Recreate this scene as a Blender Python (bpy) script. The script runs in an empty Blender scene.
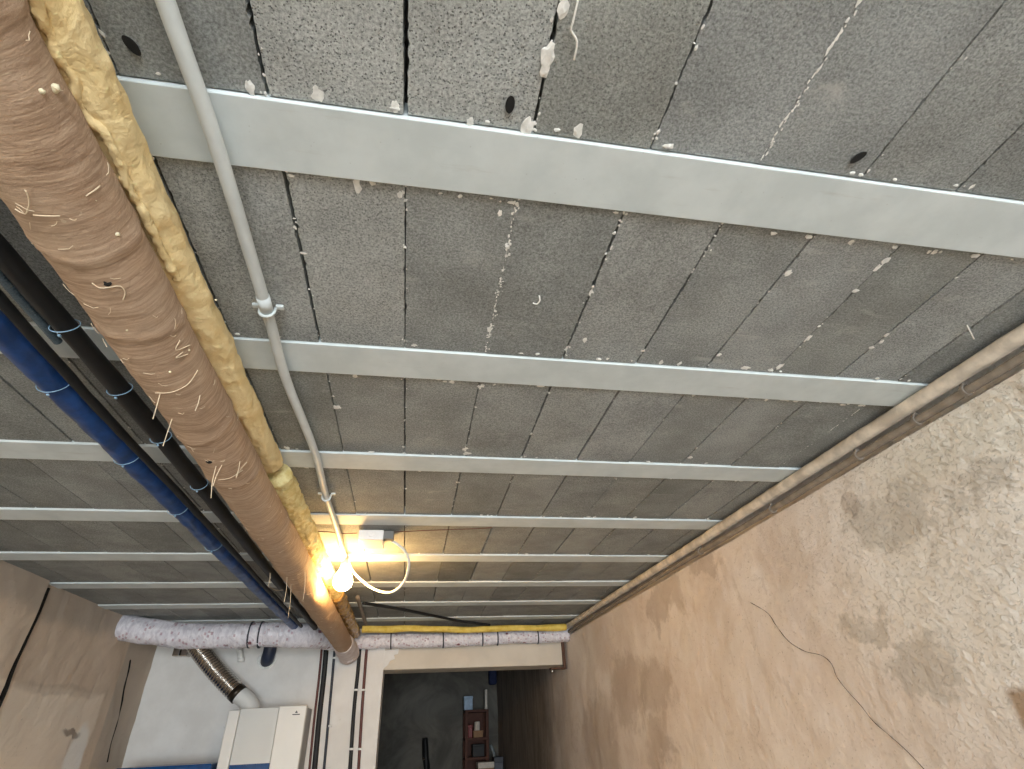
import bpy, bmesh, math, random
from mathutils import Vector, Matrix, noise

random.seed(7)
scene = bpy.context.scene
COL = scene.collection
PI = math.pi

# ------------------------------------------------------------------ camera
CAMZ = 1.6
FPX = 525.76
RC = Matrix(((0.98497, -0.16785, -0.04207), (0.05833, 0.54944, -0.83349), (0.16301, 0.81851, 0.55097)))
# clean up the rounding so that it is a pure rotation
_r = Vector(RC[0]).normalized(); _d = Vector(RC[1]); _d = (_d - _d.dot(_r) * _r).normalized(); _f = _r.cross(_d)
cam_data = bpy.data.cameras.new('camera')
cam = bpy.data.objects.new('camera', cam_data)
COL.objects.link(cam)
cam_data.sensor_width = 36.0
cam_data.lens = FPX / 1024 * 36.0
cam_data.clip_start = 0.02
cam.matrix_world = Matrix(((_r.x, -_d.x, -_f.x, 0), (_r.y, -_d.y, -_f.y, 0), (_r.z, -_d.z, -_f.z, CAMZ), (0, 0, 0, 1)))
scene.camera = cam
ZC = CAMZ + 0.7926          # underside of the ceiling beams


def ray(x, y):
    return _r * ((x - 512) / FPX) + _d * ((y - 384.5) / FPX) + _f


def at_y(x, y, Y):
    v = ray(x, y); v = v * (Y / v.y); return Vector((v.x, v.y, v.z + CAMZ))


def at_z(x, y, Z):
    v = ray(x, y); v = v * ((Z - CAMZ) / v.z); return Vector((v.x, v.y, v.z + CAMZ))


# ------------------------------------------------------------------ helpers
def tag(o, label=None, cat=None, group=None, kind=None):
    if label: o['label'] = label
    if cat: o['category'] = cat
    if group: o['group'] = group
    if kind: o['kind'] = kind
    return o


def link_mesh(name, bm, mat, parent=None, smooth=False):
    me = bpy.data.meshes.new(name)
    bmesh.ops.recalc_face_normals(bm, faces=bm.faces)
    bm.to_mesh(me); bm.free()
    for p in me.polygons: p.use_smooth = smooth
    o = bpy.data.objects.new(name, me)
    COL.objects.link(o)
    if mat: me.materials.append(mat)
    if parent:
        o.parent = parent
        o.matrix_parent_inverse = Matrix.Translation(-parent.location)
    return o


def empty(name, loc, label=None, cat=None, group=None):
    o = bpy.data.objects.new(name, None)
    o.empty_display_size = 0.05
    COL.objects.link(o); o.location = loc
    return tag(o, label, cat, group)


def box(bm, lo, hi, bevel=0.0):
    c = [(lo[i] + hi[i]) / 2 for i in range(3)]; s = [abs(hi[i] - lo[i]) for i in range(3)]
    r = bmesh.ops.create_cube(bm, size=1.0)
    vs = r['verts']
    for v in vs:
        v.co = Vector((c[0] + v.co.x * s[0], c[1] + v.co.y * s[1], c[2] + v.co.z * s[2]))
    if bevel > 0:
        es = list({e for v in vs for e in v.link_edges})
        bmesh.ops.bevel(bm, geom=es, offset=bevel, segments=2, affect='EDGES', profile=0.5)


def new_box(name, lo, hi, mat, parent=None, bevel=0.0):
    bm = bmesh.new(); box(bm, lo, hi, bevel)
    return link_mesh(name, bm, mat, parent)


def resample(pts, step):
    pts = [Vector(p) for p in pts]
    # Catmull-Rom through the points
    if len(pts) > 2:
        out = []
        for i in range(len(pts) - 1):
            p0 = pts[max(i - 1, 0)]; p1 = pts[i]; p2 = pts[i + 1]; p3 = pts[min(i + 2, len(pts) - 1)]
            n = max(2, int((p2 - p1).length / step))
            for k in range(n):
                t = k / n
                out.append(0.5 * ((2 * p1) + (p2 - p0) * t + (2 * p0 - 5 * p1 + 4 * p2 - p3) * t * t + (3 * p1 - p0 - 3 * p2 + p3) * t ** 3))
        out.append(pts[-1])
        return out
    n = max(2, int((pts[1] - pts[0]).length / step))
    return [pts[0].lerp(pts[1], k / n) for k in range(n + 1)]


def sweep(bm, pts, rad, seg=16, caps=True, flat=1.0):
    """tube along pts; rad is a number or rad(s, angle) with s = distance along."""
    uvl = bm.loops.layers.uv.verify()
    n = len(pts)
    tans = []
    for i in range(n):
        a = pts[max(i - 1, 0)]; b = pts[min(i + 1, n - 1)]
        tans.append((b - a).normalized())
    ref = Vector((0, 0, 1)) if abs(tans[0].z) < 0.9 else Vector((1, 0, 0))
    u = (ref - tans[0] * ref.dot(tans[0])).normalized()
    rings = []; ss = []; s = 0
    for i in range(n):
        if i: s += (pts[i] - pts[i - 1]).length
        t = tans[i]
        u = (u - t * u.dot(t)).normalized(); w = t.cross(u)
        ring = []
        for k in range(seg):
            a = 2 * PI * k / seg
            r = rad(s, a) if callable(rad) else rad
            ring.append(bm.verts.new(pts[i] + (u * math.cos(a) * flat + w * math.sin(a)) * r))
        rings.append(ring); ss.append(s)
    for i in range(n - 1):
        for k in range(seg):
            k2 = (k + 1) % seg
            f = bm.faces.new((rings[i][k], rings[i][k2], rings[i + 1][k2], rings[i + 1][k]))
            us = (k / seg, (k + 1) / seg, (k + 1) / seg, k / seg); vs = (ss[i], ss[i], ss[i + 1], ss[i + 1])
            for l, a, b in zip(f.loops, us, vs): l[uvl].uv = (a, b)
    if caps:
        for ring in (rings[0], rings[-1]):
            try: bm.faces.new(ring)
            except ValueError: pass
    return ss[-1]


def tube(name, pts, rad, mat, parent=None, seg=16, step=0.02, flat=1.0):
    bm = bmesh.new()
    sweep(bm, resample(pts, step), rad, seg, True, flat)
    return link_mesh(name, bm, mat, parent, True)


def blob(bm, c, r, sub=1, squash=(1, 1, 1), jit=0.25):
    g = bmesh.ops.create_icosphere(bm, subdivisions=sub, radius=1)
    for v in g['verts']:
        d = 1 + random.uniform(-jit, jit)
        v.co = Vector((c[0] + v.co.x * r * squash[0] * d, c[1] + v.co.y * r * squash[1] * d, c[2] + v.co.z * r * squash[2] * d))


# ------------------------------------------------------------------ materials
def lin(c):
    def f(v):
        v /= 255.0
        return v / 12.92 if v <= 0.04045 else ((v + 0.055) / 1.055) ** 2.4
    return (f(c[0]), f(c[1]), f(c[2]), 1)


class NT:
    def __init__(s, name):
        s.m = bpy.data.materials.new(name); s.m.use_nodes = True
        s.t = s.m.node_tree; s.b = s.t.nodes['Principled BSDF']
        s._pos = None

    def n(s, typ, **kw):
        x = s.t.nodes.new(typ)
        for k, v in kw.items():
            if k.startswith('_'): x.inputs[int(k[1:])].default_value = v
            else: setattr(x, k, v)
        return x

    def l(s, a, b): s.t.links.new(a, b)

    def pos(s):
        if s._pos is None: s._pos = s.n('ShaderNodeNewGeometry').outputs['Position']
        return s._pos

    def uv(s): return s.n('ShaderNodeTexCoord').outputs['UV']

    def mapping(s, v, scale=(1, 1, 1), loc=(0, 0, 0), rot=(0, 0, 0)):
        x = s.n('ShaderNodeMapping'); x.inputs['Scale'].default_value = scale; x.inputs['Location'].default_value = loc
        x.inputs['Rotation'].default_value = rot
        s.l(v, x.inputs['Vector']); return x.outputs[0]

    def noise(s, v, scale, detail=4, rough=0.55, dist=0.0):
        x = s.n('ShaderNodeTexNoise'); x.inputs['Scale'].default_value = scale; x.inputs['Detail'].default_value = detail
        x.inputs['Roughness'].default_value = rough; x.inputs['Distortion'].default_value = dist
        s.l(v, x.inputs['Vector']); return x.outputs['Fac']

    def ramp(s, f, a, b, ca=0.0, cb=1.0):
        x = s.n('ShaderNodeMapRange'); x.inputs[1].default_value = a; x.inputs[2].default_value = b
        x.inputs[3].default_value = ca; x.inputs[4].default_value = cb; x.interpolation_type = 'SMOOTHSTEP'
        s.l(f, x.inputs[0]); return x.outputs[0]

    def mix(s, f, a, b, mode='MIX'):
        x = s.n('ShaderNodeMix', data_type='RGBA', blend_type=mode)
        for v, i in ((f, 0), (a, 6), (b, 7)):
            if isinstance(v, (int, float)): x.inputs[i].default_value = v
            elif isinstance(v, tuple): x.inputs[i].default_value = v
            else: s.l(v, x.inputs[i])
        return x.outputs[2]

    def math(s, op, a, b=0.0):
        x = s.n('ShaderNodeMath', operation=op)
        for v, i in ((a, 0), (b, 1)):
            if isinstance(v, (int, float)): x.inputs[i].default_value = v
            else: s.l(v, x.inputs[i])
        return x.outputs[0]

    def bump(s, h, strength=0.3, dist=0.002, prev=None):
        x = s.n('ShaderNodeBump'); x.inputs['Strength'].default_value = strength; x.inputs['Distance'].default_value = dist
        s.l(h, x.inputs['Height'])
        if prev is not None: s.l(prev, x.inputs['Normal'])
        return x.outputs[0]

    def done(s, col, rough=0.8, bump=None, metal=0.0, spec=None):
        if isinstance(col, tuple): s.b.inputs['Base Color'].default_value = col
        else: s.l(col, s.b.inputs['Base Color'])
        if isinstance(rough, (int, float)): s.b.inputs['Roughness'].default_value = rough
        else: s.l(rough, s.b.inputs['Roughness'])
        s.b.inputs['Metallic'].default_value = metal
        if spec is not None: s.b.inputs['Specular IOR Level'].default_value = spec
        if bump is not None: s.l(bump, s.b.inputs['Normal'])
        return s.m


def simple(name, c, rough=0.6, metal=0.0, var=0.12, scale=30.0, bstr=0.15):
    t = NT(name)
    f = t.noise(t.pos(), scale, 4)
    c0 = lin(c); c1 = tuple(max(0, v * (1 - var)) for v in c0[:3]) + (1,); c2 = tuple(min(1, v * (1 + var)) for v in c0[:3]) + (1,)
    col = t.mix(t.ramp(f, 0.3, 0.7), c1, c2)
    return t.done(col, rough, t.bump(f, bstr, 0.002), metal)


def mat_block():
    t = NT('aerated_concrete_block')
    at = t.n('ShaderNodeAttribute'); at.attribute_name = 'tint'
    base = at.outputs['Color']; grit = at.outputs['Alpha']
    p = t.pos()
    big = t.noise(p, 6, 4, 0.6)
    fine = t.noise(p, 210, 4, 0.75)
    vor = t.n('ShaderNodeTexVoronoi'); vor.inputs['Scale'].default_value = 250; t.l(p, vor.inputs['Vector'])
    pit = t.math('MULTIPLY', t.ramp(vor.outputs['Distance'], 0.36, 0.20), t.ramp(t.noise(p, 120, 2), 0.42, 0.52))
    pit2 = t.math('MULTIPLY', pit, grit)
    c = t.mix(t.ramp(big, 0.25, 0.75), (0.80, 0.79, 0.78, 1), (1.14, 1.14, 1.14, 1))
    c = t.mix(1.0, base, c, 'MULTIPLY')
    g = t.mix(t.ramp(fine, 0.3, 0.7), (0.62, 0.62, 0.62, 1), (1.36, 1.36, 1.36, 1))
    c = t.mix(1.0, c, g, 'MULTIPLY')
    c = t.mix(t.math('MULTIPLY', pit2, 0.7), c, (0.035, 0.035, 0.035, 1))
    # pale lime blooms and scuffs
    sc = t.noise(t.mapping(p, (5, 14, 1), (3, 1, 0), (0, 0, 0.5)), 1.6, 6, 0.75, 0.6)
    c = t.mix(t.ramp(sc, 0.56, 0.74, 0, 0.42), c, (0.60, 0.59, 0.56, 1))
    hgt = t.math('SUBTRACT', t.math('MULTIPLY', fine, 0.6), t.math('MULTIPLY', pit2, 1.6))
    return t.done(c, 0.92, t.bump(hgt, 0.55, 0.0025), spec=0.2)


def mat_beam():
    t = NT('smooth_precast_concrete')
    p = t.pos()
    a = t.noise(p, 9, 5, 0.6); b = t.noise(p, 120, 3)
    c = t.mix(t.ramp(a, 0.3, 0.72), lin((206, 215, 216)), lin((220, 228, 229)))
    vor = t.n('ShaderNodeTexVoronoi'); vor.inputs['Scale'].default_value = 45; t.l(p, vor.inputs['Vector'])
    c = t.mix(t.ramp(vor.outputs['Distance'], 0.06, 0.03, 0, 0.4), c, lin((150, 150, 146)))
    sm = t.noise(t.mapping(p, (3, 20, 1)), 1.5, 5, 0.7)
    c = t.mix(t.ramp(sm, 0.6, 0.78, 0, 0.35), c, lin((180, 180, 172)))
    return t.done(c, 0.7, t.bump(t.math('ADD', t.math('MULTIPLY', a, 1.0), t.math('MULTIPLY', b, 0.25)), 0.15, 0.004))


def stain(t, warp, cy, cz, ry, rz, edge=0.35, ang=0.0):
    """soft blob mask in the wall's own (y, z) coordinates, with a ragged edge"""
    m = t.n('ShaderNodeVectorMath', operation='SUBTRACT'); t.l(warp, m.inputs[0]); m.inputs[1].default_value = (0, cy, cz)
    m2 = t.mapping(m.outputs[0], (0, 1, 1), (0, 0, 0), (ang, 0, 0))
    m3 = t.mapping(m2, (0, 1 / ry, 1 / rz))
    ln = t.n('ShaderNodeVectorMath', operation='LENGTH'); t.l(m3, ln.inputs[0])
    return t.ramp(ln.outputs['Value'], 1.0 + edge, 1.0 - edge)


def warped(t, scale, amt, detail=5):
    p = t.pos()
    nz = t.n('ShaderNodeTexNoise'); nz.inputs['Scale'].default_value = scale; nz.inputs['Detail'].default_value = detail; nz.inputs['Roughness'].default_value = 0.65
    t.l(p, nz.inputs['Vector'])
    s = t.n('ShaderNodeVectorMath', operation='SUBTRACT'); t.l(nz.outputs['Color'], s.inputs[0]); s.inputs[1].default_value = (0.5, 0.5, 0.5)
    k = t.n('ShaderNodeVectorMath', operation='SCALE'); t.l(s.outputs[0], k.inputs[0]); k.inputs['Scale'].default_value = amt
    a = t.n('ShaderNodeVectorMath', operation='ADD'); t.l(p, a.inputs[0]); t.l(k.outputs[0], a.inputs[1])
    return a.outputs[0]


def wall_right_x(y): return 1.485 - 0.0175 * y


def on_right(px, py):
    v = ray(px, py)
    k = 1.485 / (v.x + 0.0175 * v.y)
    return Vector((v.x * k, v.y * k, v.z * k + CAMZ))


def mat_right_wall():
    t = NT('patchy_lime_plaster')
    p = t.pos(); w = warped(t, 3.0, 0.35); w2 = warped(t, 4.5, 0.55, 9)
    a = t.noise(p, 2.2, 6, 0.62, 0.4); b = t.noise(p, 14, 5, 0.6); fine = t.noise(p, 90, 4, 0.6)
    c = t.mix(t.ramp(a, 0.32, 0.68), lin((226, 212, 201)), lin((241, 232, 224)))
    # paler tone over the near part
    def S(px, py, ry, rz, ang=0.0, edge=0.4, ww=None):
        q = on_right(px, py)
        return stain(t, ww or w, q.y, q.z, ry, rz, edge, ang)
    c = t.mix(t.math('MULTIPLY', S(985, 520, 0.45, 0.5), 0.75), c, lin((240, 236, 228)))
    c = t.mix(t.math('MULTIPLY', S(1000, 420, 0.35, 0.12), 0.6), c, lin((228, 224, 212)))
    greys = [(880, 520, .17, .10), (925, 668, .13, .075), (990, 470, .10, .07), (860, 625, .12, .05)]
    for (px, py, ry, rz) in greys:
        c = t.mix(t.math('MULTIPLY', S(px, py, ry, rz, 0, 0.25, w2), 0.5), c, lin((182, 174, 162)))
    damp = [(662, 600, .22, .10), (655, 690, .20, .16), (660, 745, .22, .10), (705, 560, .12, .08), (628, 690, .35, .2), (600, 740, .4, .3), (850, 500, .05, .06)]
    for (px, py, ry, rz) in damp:
        c = t.mix(t.math('MULTIPLY', S(px, py, ry, rz, 0, 0.25, w2), 0.42), c, lin((164, 146, 130)))
    c = t.mix(t.math('MULTIPLY', t.ramp(t.noise(t.mapping(p, (1, 5, 1.4)), 1.3, 6, 0.7, 0.8), 0.55, 0.72), 0.30), c, lin((186, 164, 140)))
    mot = t.noise(p, 7.5, 8, 0.72, 0.9)
    c = t.mix(t.ramp(mot, 0.56, 0.64, 0, 0.22), c, lin((186, 168, 150)))
    c = t.mix(t.ramp(mot, 0.42, 0.34, 0, 0.3), c, lin((247, 238, 226)))
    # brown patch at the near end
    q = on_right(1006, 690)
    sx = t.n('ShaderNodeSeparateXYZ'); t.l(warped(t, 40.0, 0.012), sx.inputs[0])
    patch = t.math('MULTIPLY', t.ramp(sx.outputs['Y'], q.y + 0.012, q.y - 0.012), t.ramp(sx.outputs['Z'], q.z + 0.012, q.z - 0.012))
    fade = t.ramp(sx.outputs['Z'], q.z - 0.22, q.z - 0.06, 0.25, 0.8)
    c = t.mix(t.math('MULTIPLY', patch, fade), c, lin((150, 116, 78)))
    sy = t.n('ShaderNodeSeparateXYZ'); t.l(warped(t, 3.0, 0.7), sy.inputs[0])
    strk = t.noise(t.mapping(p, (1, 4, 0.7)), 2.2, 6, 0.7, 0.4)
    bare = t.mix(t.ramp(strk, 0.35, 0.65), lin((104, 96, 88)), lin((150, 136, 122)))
    c = t.mix(t.ramp(sy.outputs['Y'], 5.1, 6.3, 0, 0.9), c, bare)  # wall colour turns darker and streaked past the doorway
    c = t.mix(t.ramp(b, 0.60, 0.78, 0, 0.25), c, lin((236, 228, 214)))
    c = t.mix(t.ramp(fine, 0.60, 0.72, 0, 0.45), c, lin((150, 132, 114)))
    tro = t.noise(t.mapping(p, (1, 1, 1.3), (0, 0, 0), (0.6, 0, 0)), 72, 5, 0.6, 0.7)
    q = on_right(985, 470)
    near = stain(t, w, q.y, q.z, 0.75, 0.6, 0.5)
    peaks = t.math('MULTIPLY', t.ramp(tro, 0.54, 0.66), near)
    hgt = t.math('ADD', t.math('ADD', t.math('MULTIPLY', b, 0.8), t.math('MULTIPLY', fine, 0.5)), t.math('MULTIPLY', peaks, 1.1))
    return t.done(c, 0.88, t.bump(hgt, 0.6, 0.006), spec=0.25)


def mat_left_wall():
    t = NT('brown_patched_plaster')
    p = t.pos(); w = warped(t, 4.0, 0.12)
    a = t.noise(p, 3, 6, 0.62, 0.4); fine = t.noise(p, 70, 4)
    c = t.mix(t.ramp(a, 0.3, 0.7), lin((210, 190, 168)), lin((226, 206, 184)))
    sx = t.n('ShaderNodeSeparateXYZ'); t.l(warped(t, 5.0, 0.07), sx.inputs[0])
    def L(px, py):
        v = ray(px, py); v = v * (-2.0 / v.x); return v.y, v.z + CAMZ
    y0_, z0_ = L(22, 683); y1_, z1_ = L(106, 690)
    lowp = t.math('MULTIPLY', t.ramp(sx.outputs['Z'], z0_ + 0.015, z0_ - 0.015), t.ramp(sx.outputs['Y'], y1_ + 0.02, y1_ - 0.02))
    c = t.mix(t.math('MULTIPLY', lowp, 0.9), c, lin((246, 229, 208)))
    def S(px, py, ry, rz, edge=0.3):
        v = ray(px, py); v = v * (-2.0 / v.x)
        return stain(t, w, v.y, v.z + CAMZ, ry, rz, edge)
    c = t.mix(t.math('MULTIPLY', S(60, 590, 1.3, 0.15), 0.75), c, lin((176, 164, 150)))
    c = t.mix(t.math('MULTIPLY', S(60, 690, 0.45, 0.03), 0.45), c, lin((190, 172, 152)))
    c = t.mix(t.math('MULTIPLY', S(76, 755, 0.11, 0.17, 0.2), 0.95), c, lin((252, 246, 236)))
    c = t.mix(t.math('MULTIPLY', S(72, 733, 0.10, 0.018, 0.3), 0.6), c, lin((104, 80, 60)))
    c = t.mix(t.math('MULTIPLY', S(133, 672, 0.09, 0.035, 0.4), 0.5), c, lin((196, 186, 172)))
    # the darker cement strip next to the corner (its own render, from the crack to the corner)
    sx = t.n('ShaderNodeSeparateXYZ'); t.l(p, sx.inputs[0])
    c = t.mix(t.ramp(sx.outputs['Y'], 4.60, 4.63, 0, 0.85), c, lin((190, 176, 160)))
    c = t.mix(t.ramp(fine, 0.64, 0.74, 0, 0.3), c, lin((110, 94, 78)))
    return t.done(c, 0.9, t.bump(t.math('ADD', a, t.math('MULTIPLY', fine, 0.3)), 0.35, 0.005), spec=0.2)


def mat_white_paint(name, c0, c1):
    t = NT(name)
    p = t.pos(); a = t.noise(p, 4, 5, 0.6); fine = t.noise(p, 60, 3)
    c = t.mix(t.ramp(a, 0.3, 0.7), lin(c0), lin(c1))
    c = t.mix(t.ramp(t.noise(p, 17, 5, 0.7), 0.66, 0.76, 0, 0.35), c, lin((168, 160, 148)))
    return t.done(c, 0.75, t.bump(fine, 0.15, 0.002))


def mat_jute():
    t = NT('brown_gauze_wrap')
    uv = t.uv()
    wv = t.n('ShaderNodeTexWave', wave_type='BANDS', bands_direction='Y', wave_profile='SAW')
    m = t.mapping(uv, (1.0, 1.0, 1), (0, 0, 0), (0, 0, 0))
    t.l(m, wv.inputs['Vector']); wv.inputs['Scale'].default_value = 9; wv.inputs['Distortion'].default_value = 5; wv.inputs['Detail'].default_value = 3
    wv.inputs['Detail Scale'].default_value = 1.4
    fib = t.noise(t.mapping(uv, (1.5, 55, 1)), 3.0, 5, 0.7, 0.6)
    fib2 = t.noise(t.mapping(uv, (9, 130, 1)), 2.0, 3, 0.6, 0.3)
    p = t.pos(); big = t.noise(p, 7, 4)
    c = t.mix(t.ramp(fib, 0.3, 0.7), lin((158, 130, 106)), lin((200, 172, 146)))
    c = t.mix(t.ramp(fib2, 0.60, 0.74, 0, 0.5), c, lin((228, 206, 176)))
    c = t.mix(t.ramp(wv.outputs['Fac'], 0.80, 0.98, 0, 0.30), c, lin((140, 112, 90)))
    c = t.mix(t.ramp(big, 0.35, 0.7, 0, 0.35), c, lin((190, 168, 144)))
    c = t.mix(t.ramp(t.noise(p, 60, 2), 0.72, 0.78, 0, 0.6), c, lin((214, 196, 168)))
    h = t.math('ADD', t.math('ADD', fib, t.math('MULTIPLY', fib2, 0.6)), t.math('MULTIPLY', wv.outputs['Fac'], 0.2))
    return t.done(c, 0.9, t.bump(t.math('ADD', h, t.math('MULTIPLY', t.noise(p, 260, 3, 0.7), 0.9)), 0.45, 0.003), spec=0.2)


def mat_wool(name, c0, c1, scale, bs):
    t = NT(name)
    p = t.pos(); a = t.noise(p, scale, 6, 0.65, 0.4); b = t.noise(p, scale * 5, 4)
    c = t.mix(t.ramp(a, 0.3, 0.7), lin(c0), lin(c1))
    c = t.mix(t.ramp(b, 0.6, 0.75, 0, 0.4), c, tuple(min(1, v * 1.35) for v in lin(c1)[:3]) + (1,))
    return t.done(c, 0.8, t.bump(t.math('ADD', a, t.math('MULTIPLY', b, 0.5)), bs, 0.008))


def mat_print():
    t = NT('printed_white_film')
    uv = t.uv()
    def marks(su, sv, loc, th, seed, gap):
        m = t.mapping(uv, (su, sv, 1), loc)
        br = t.n('ShaderNodeTexBrick'); t.l(m, br.inputs['Vector']); br.offset = 0.5
        br.inputs['Scale'].default_value = 1.0; br.inputs['Mortar Size'].default_value = gap; br.inputs['Brick Width'].default_value = 1.0; br.inputs['Row Height'].default_value = 1.0
        br.inputs['Color1'].default_value = (0, 0, 0, 1); br.inputs['Color2'].default_value = (1, 1, 1, 1); br.inputs['Mortar'].default_value = (0, 0, 0, 1); br.inputs['Bias'].default_value = -0.25
        nz = t.noise(t.mapping(uv, (su * 0.5, sv * 0.5, 1), seed), 1.0, 1)
        return t.math('MULTIPLY', t.ramp(br.outputs['Color'], th, th + 0.05), t.ramp(nz, 0.40, 0.5))
    a = marks(18, 46, (0, 0, 0), 0.50, (0, 0, 0), 0.2); b = marks(11, 19, (0.3, 0.4, 0), 0.62, (4, 2, 0), 0.27)
    wr = t.noise(t.mapping(uv, (6, 22, 1)), 1.5, 5, 0.65, 0.8)
    c = t.mix(t.ramp(wr, 0.3, 0.7), lin((214, 210, 220)), lin((248, 246, 252)))
    c = t.mix(t.math('MULTIPLY', a, 0.5), c, lin((168, 104, 122)))
    c = t.mix(t.math('MULTIPLY', b, 0.85), c, lin((110, 34, 50)))
    return t.done(c, 0.2, t.bump(wr, 0.9, 0.016), spec=0.8)


def mat_foil():
    t = NT('crinkled_gold_film')
    p = t.pos(); a = t.noise(p, 26, 5, 0.6, 1.2)
    c = t.mix(t.ramp(a, 0.3, 0.7), lin((150, 112, 58)), lin((206, 172, 106)))
    return t.done(c, 0.22, t.bump(a, 0.9, 0.012), 0.25)


def mat_emit(name, c, s):
    t = NT(name); t.b.inputs['Base Color'].default_value = (0.9, 0.8, 0.6, 1)
    t.b.inputs['Emission Color'].default_value = c; t.b.inputs['Emission Strength'].default_value = s
    return t.m


M = {
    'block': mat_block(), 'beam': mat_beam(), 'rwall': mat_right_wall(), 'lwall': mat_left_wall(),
    'mortar': simple('pale_mortar', (238, 237, 232), 0.9, 0, 0.15, 60),
    'slab': simple('dark_slab_concrete', (60, 58, 55), 0.95),
    'white': mat_white_paint('white_wall_paint', (222, 219, 214), (234, 232, 228)),
    'lintel': mat_white_paint('beige_lintel_render', (206, 196, 180), (218, 208, 192)),
    'darkwall': None, 'floor': simple('grey_concrete_floor', (150, 146, 138), 0.85, 0, 0.2, 5),
    'jute': mat_jute(),
    'wool': mat_wool('yellow_mineral_wool', (232, 204, 146), (246, 224, 172), 16, 0.8),
    'wool_rough': mat_wool('tufted_yellow_wool', (216, 192, 120), (248, 234, 176), 30, 0.9),
    'wool_bright': mat_wool('bright_yellow_wool', (214, 182, 74), (236, 212, 116), 18, 0.5),
    'print': mat_print(), 'foil': mat_foil(),
    'pvc': simple('pale_grey_plastic', (214, 220, 219), 0.5, 0, 0.06, 14, 0.05),
    'bead': simple('plaster_coated_pipe', (212, 202, 188), 0.9, 0, 0.22, 18, 0.5),
    'lath': simple('grey_cable_sheath', (142, 132, 120), 0.8, 0, 0.2, 25),
    'gap': simple('dark_joint', (26, 24, 22), 0.95),
    'blue': simple('dark_blue_film', (30, 70, 128), 0.38, 0, 0.35, 16, 0.6),
    'black': simple('black_foam_tube', (22, 24, 26), 0.6, 0, 0.3, 25),
    'grey': simple('grey_foam_tube', (130, 140, 144), 0.7, 0, 0.3, 22, 0.3),
    'corr': simple('corrugated_grey_plastic', (70, 84, 92), 0.5),
    'tie': simple('pale_blue_nylon', (150, 186, 214), 0.4),
    'thread': simple('raw_fibre', (226, 206, 176), 0.8),
    'dot': simple('cream_foam_dot', (232, 222, 190), 0.8),
    'chrome': simple('bright_steel', (190, 184, 176), 0.22, 1.0, 0.1),
    'clamp': simple('dark_steel_clamp', (70, 62, 54), 0.35, 0.8),
    'boiler': simple('white_enamel', (226, 226, 222), 0.35, 0, 0.02, 5, 0.0),
    'boiler_side': simple('grey_sheet_side', (176, 178, 180), 0.5, 0, 0.03, 5, 0.0),
    'boiler_mid': simple('satin_grey_panel', (206, 208, 206), 0.4, 0, 0.02, 5, 0.0),
    'blueglass': simple('glossy_blue_plastic', (22, 70, 124), 0.15),
    'copper': simple('brown_lacquered_pipe', (92, 46, 38), 0.5),
    'bluepipe': simple('dark_slate_pipe', (40, 46, 58), 0.5),
    'clip': simple('white_nylon', (232, 232, 228), 0.5),
    'bulb': mat_emit('lit_bulb', (1.0, 0.60, 0.22, 1), 320.0),
    'box': simple('white_junction_plastic', (246, 242, 238), 0.5, 0, 0.03),
    'boxgrey': simple('grey_cuboid', (120, 118, 114), 0.6),
    'wood': simple('reddish_wood', (84, 48, 34), 0.7),
    'red': simple('red_plastic', (120, 30, 26), 0.5), 'card': simple('brown_cardboard', (156, 122, 92), 0.85),
    'palebl': simple('pale_blue_print', (170, 192, 214), 0.6), 'paper': simple('off_white_paper', (214, 206, 194), 0.8),
    'navy': simple('navy_fabric', (36, 48, 86), 0.8), 'rust': simple('rusty_steel', (92, 66, 52), 0.7, 0.3),
    'hook': simple('white_hook_plastic', (232, 230, 224), 0.6),
    'hole': simple('dark_hollow', (30, 29, 28), 0.95),
}


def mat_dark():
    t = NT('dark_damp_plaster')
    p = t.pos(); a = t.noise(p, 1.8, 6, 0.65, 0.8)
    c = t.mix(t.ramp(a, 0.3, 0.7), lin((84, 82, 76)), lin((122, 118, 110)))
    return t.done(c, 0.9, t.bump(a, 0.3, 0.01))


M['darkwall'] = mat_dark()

# ------------------------------------------------------------------ room dimensions
YF = 5.10        # far wall, front face
YB = 5.45        # back face of far wall
YD = 9.0         # end of the dark room
YN = -4.0        # behind the photographer
XL = -2.0
DX0 = -0.205     # left jamb of the doorway
LZ = at_y(400, 669.5, YF).z    # lintel underside

# ------------------------------------------------------------------ ceiling
U0, UP = -0.0537, 0.20
V0, VP, BW = 0.4592, 0.5911, 0.1281
ceil_top = new_box('ceiling', (XL - 0.3, YN, ZC + 0.045), (1.9, YB, ZC + 0.16), M['slab'])
tag(ceil_top, kind='structure')

tints = {}
def setrow(r, c0, vals):
    for i, v in enumerate(vals): tints[(r, c0 + i)] = v
# (grey level, warmth, grit) of the blocks that the photograph shows largest
setrow(0, -3, [(118, 0, .4), (122, 0, .3), (150, 2, 1), (146, 2, 1), (122, 6, .6), (126, -4, .4), (122, -3, .4), (124, 0, .5), (116, 0, .6)])
setrow(1, -3, [(120, 0, .5), (138, 1, .8), (140, 2, .9), (118, 0, .5), (114, 0, .5), (134, 0, .6), (124, 0, .5), (132, -2, .4), (118, 3, .4), (136, -2, .8), (112, -2, .4)])
setrow(2, -3, [(114, 6, .3), (112, 5, .3), (120, 2, .4), (124, 1, .4), (122, 0, .4), (130, 1, .4), (132, -3, .4), (124, 0, .3), (126, -1, .3), (116, 0, .3), (110, 0, .3)])
tints[(5, 1)] = (78, 0, .2)
joint_open = {}
bm = bmesh.new()
tl = bm.loops.layers.float_color.new('tint')


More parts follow.
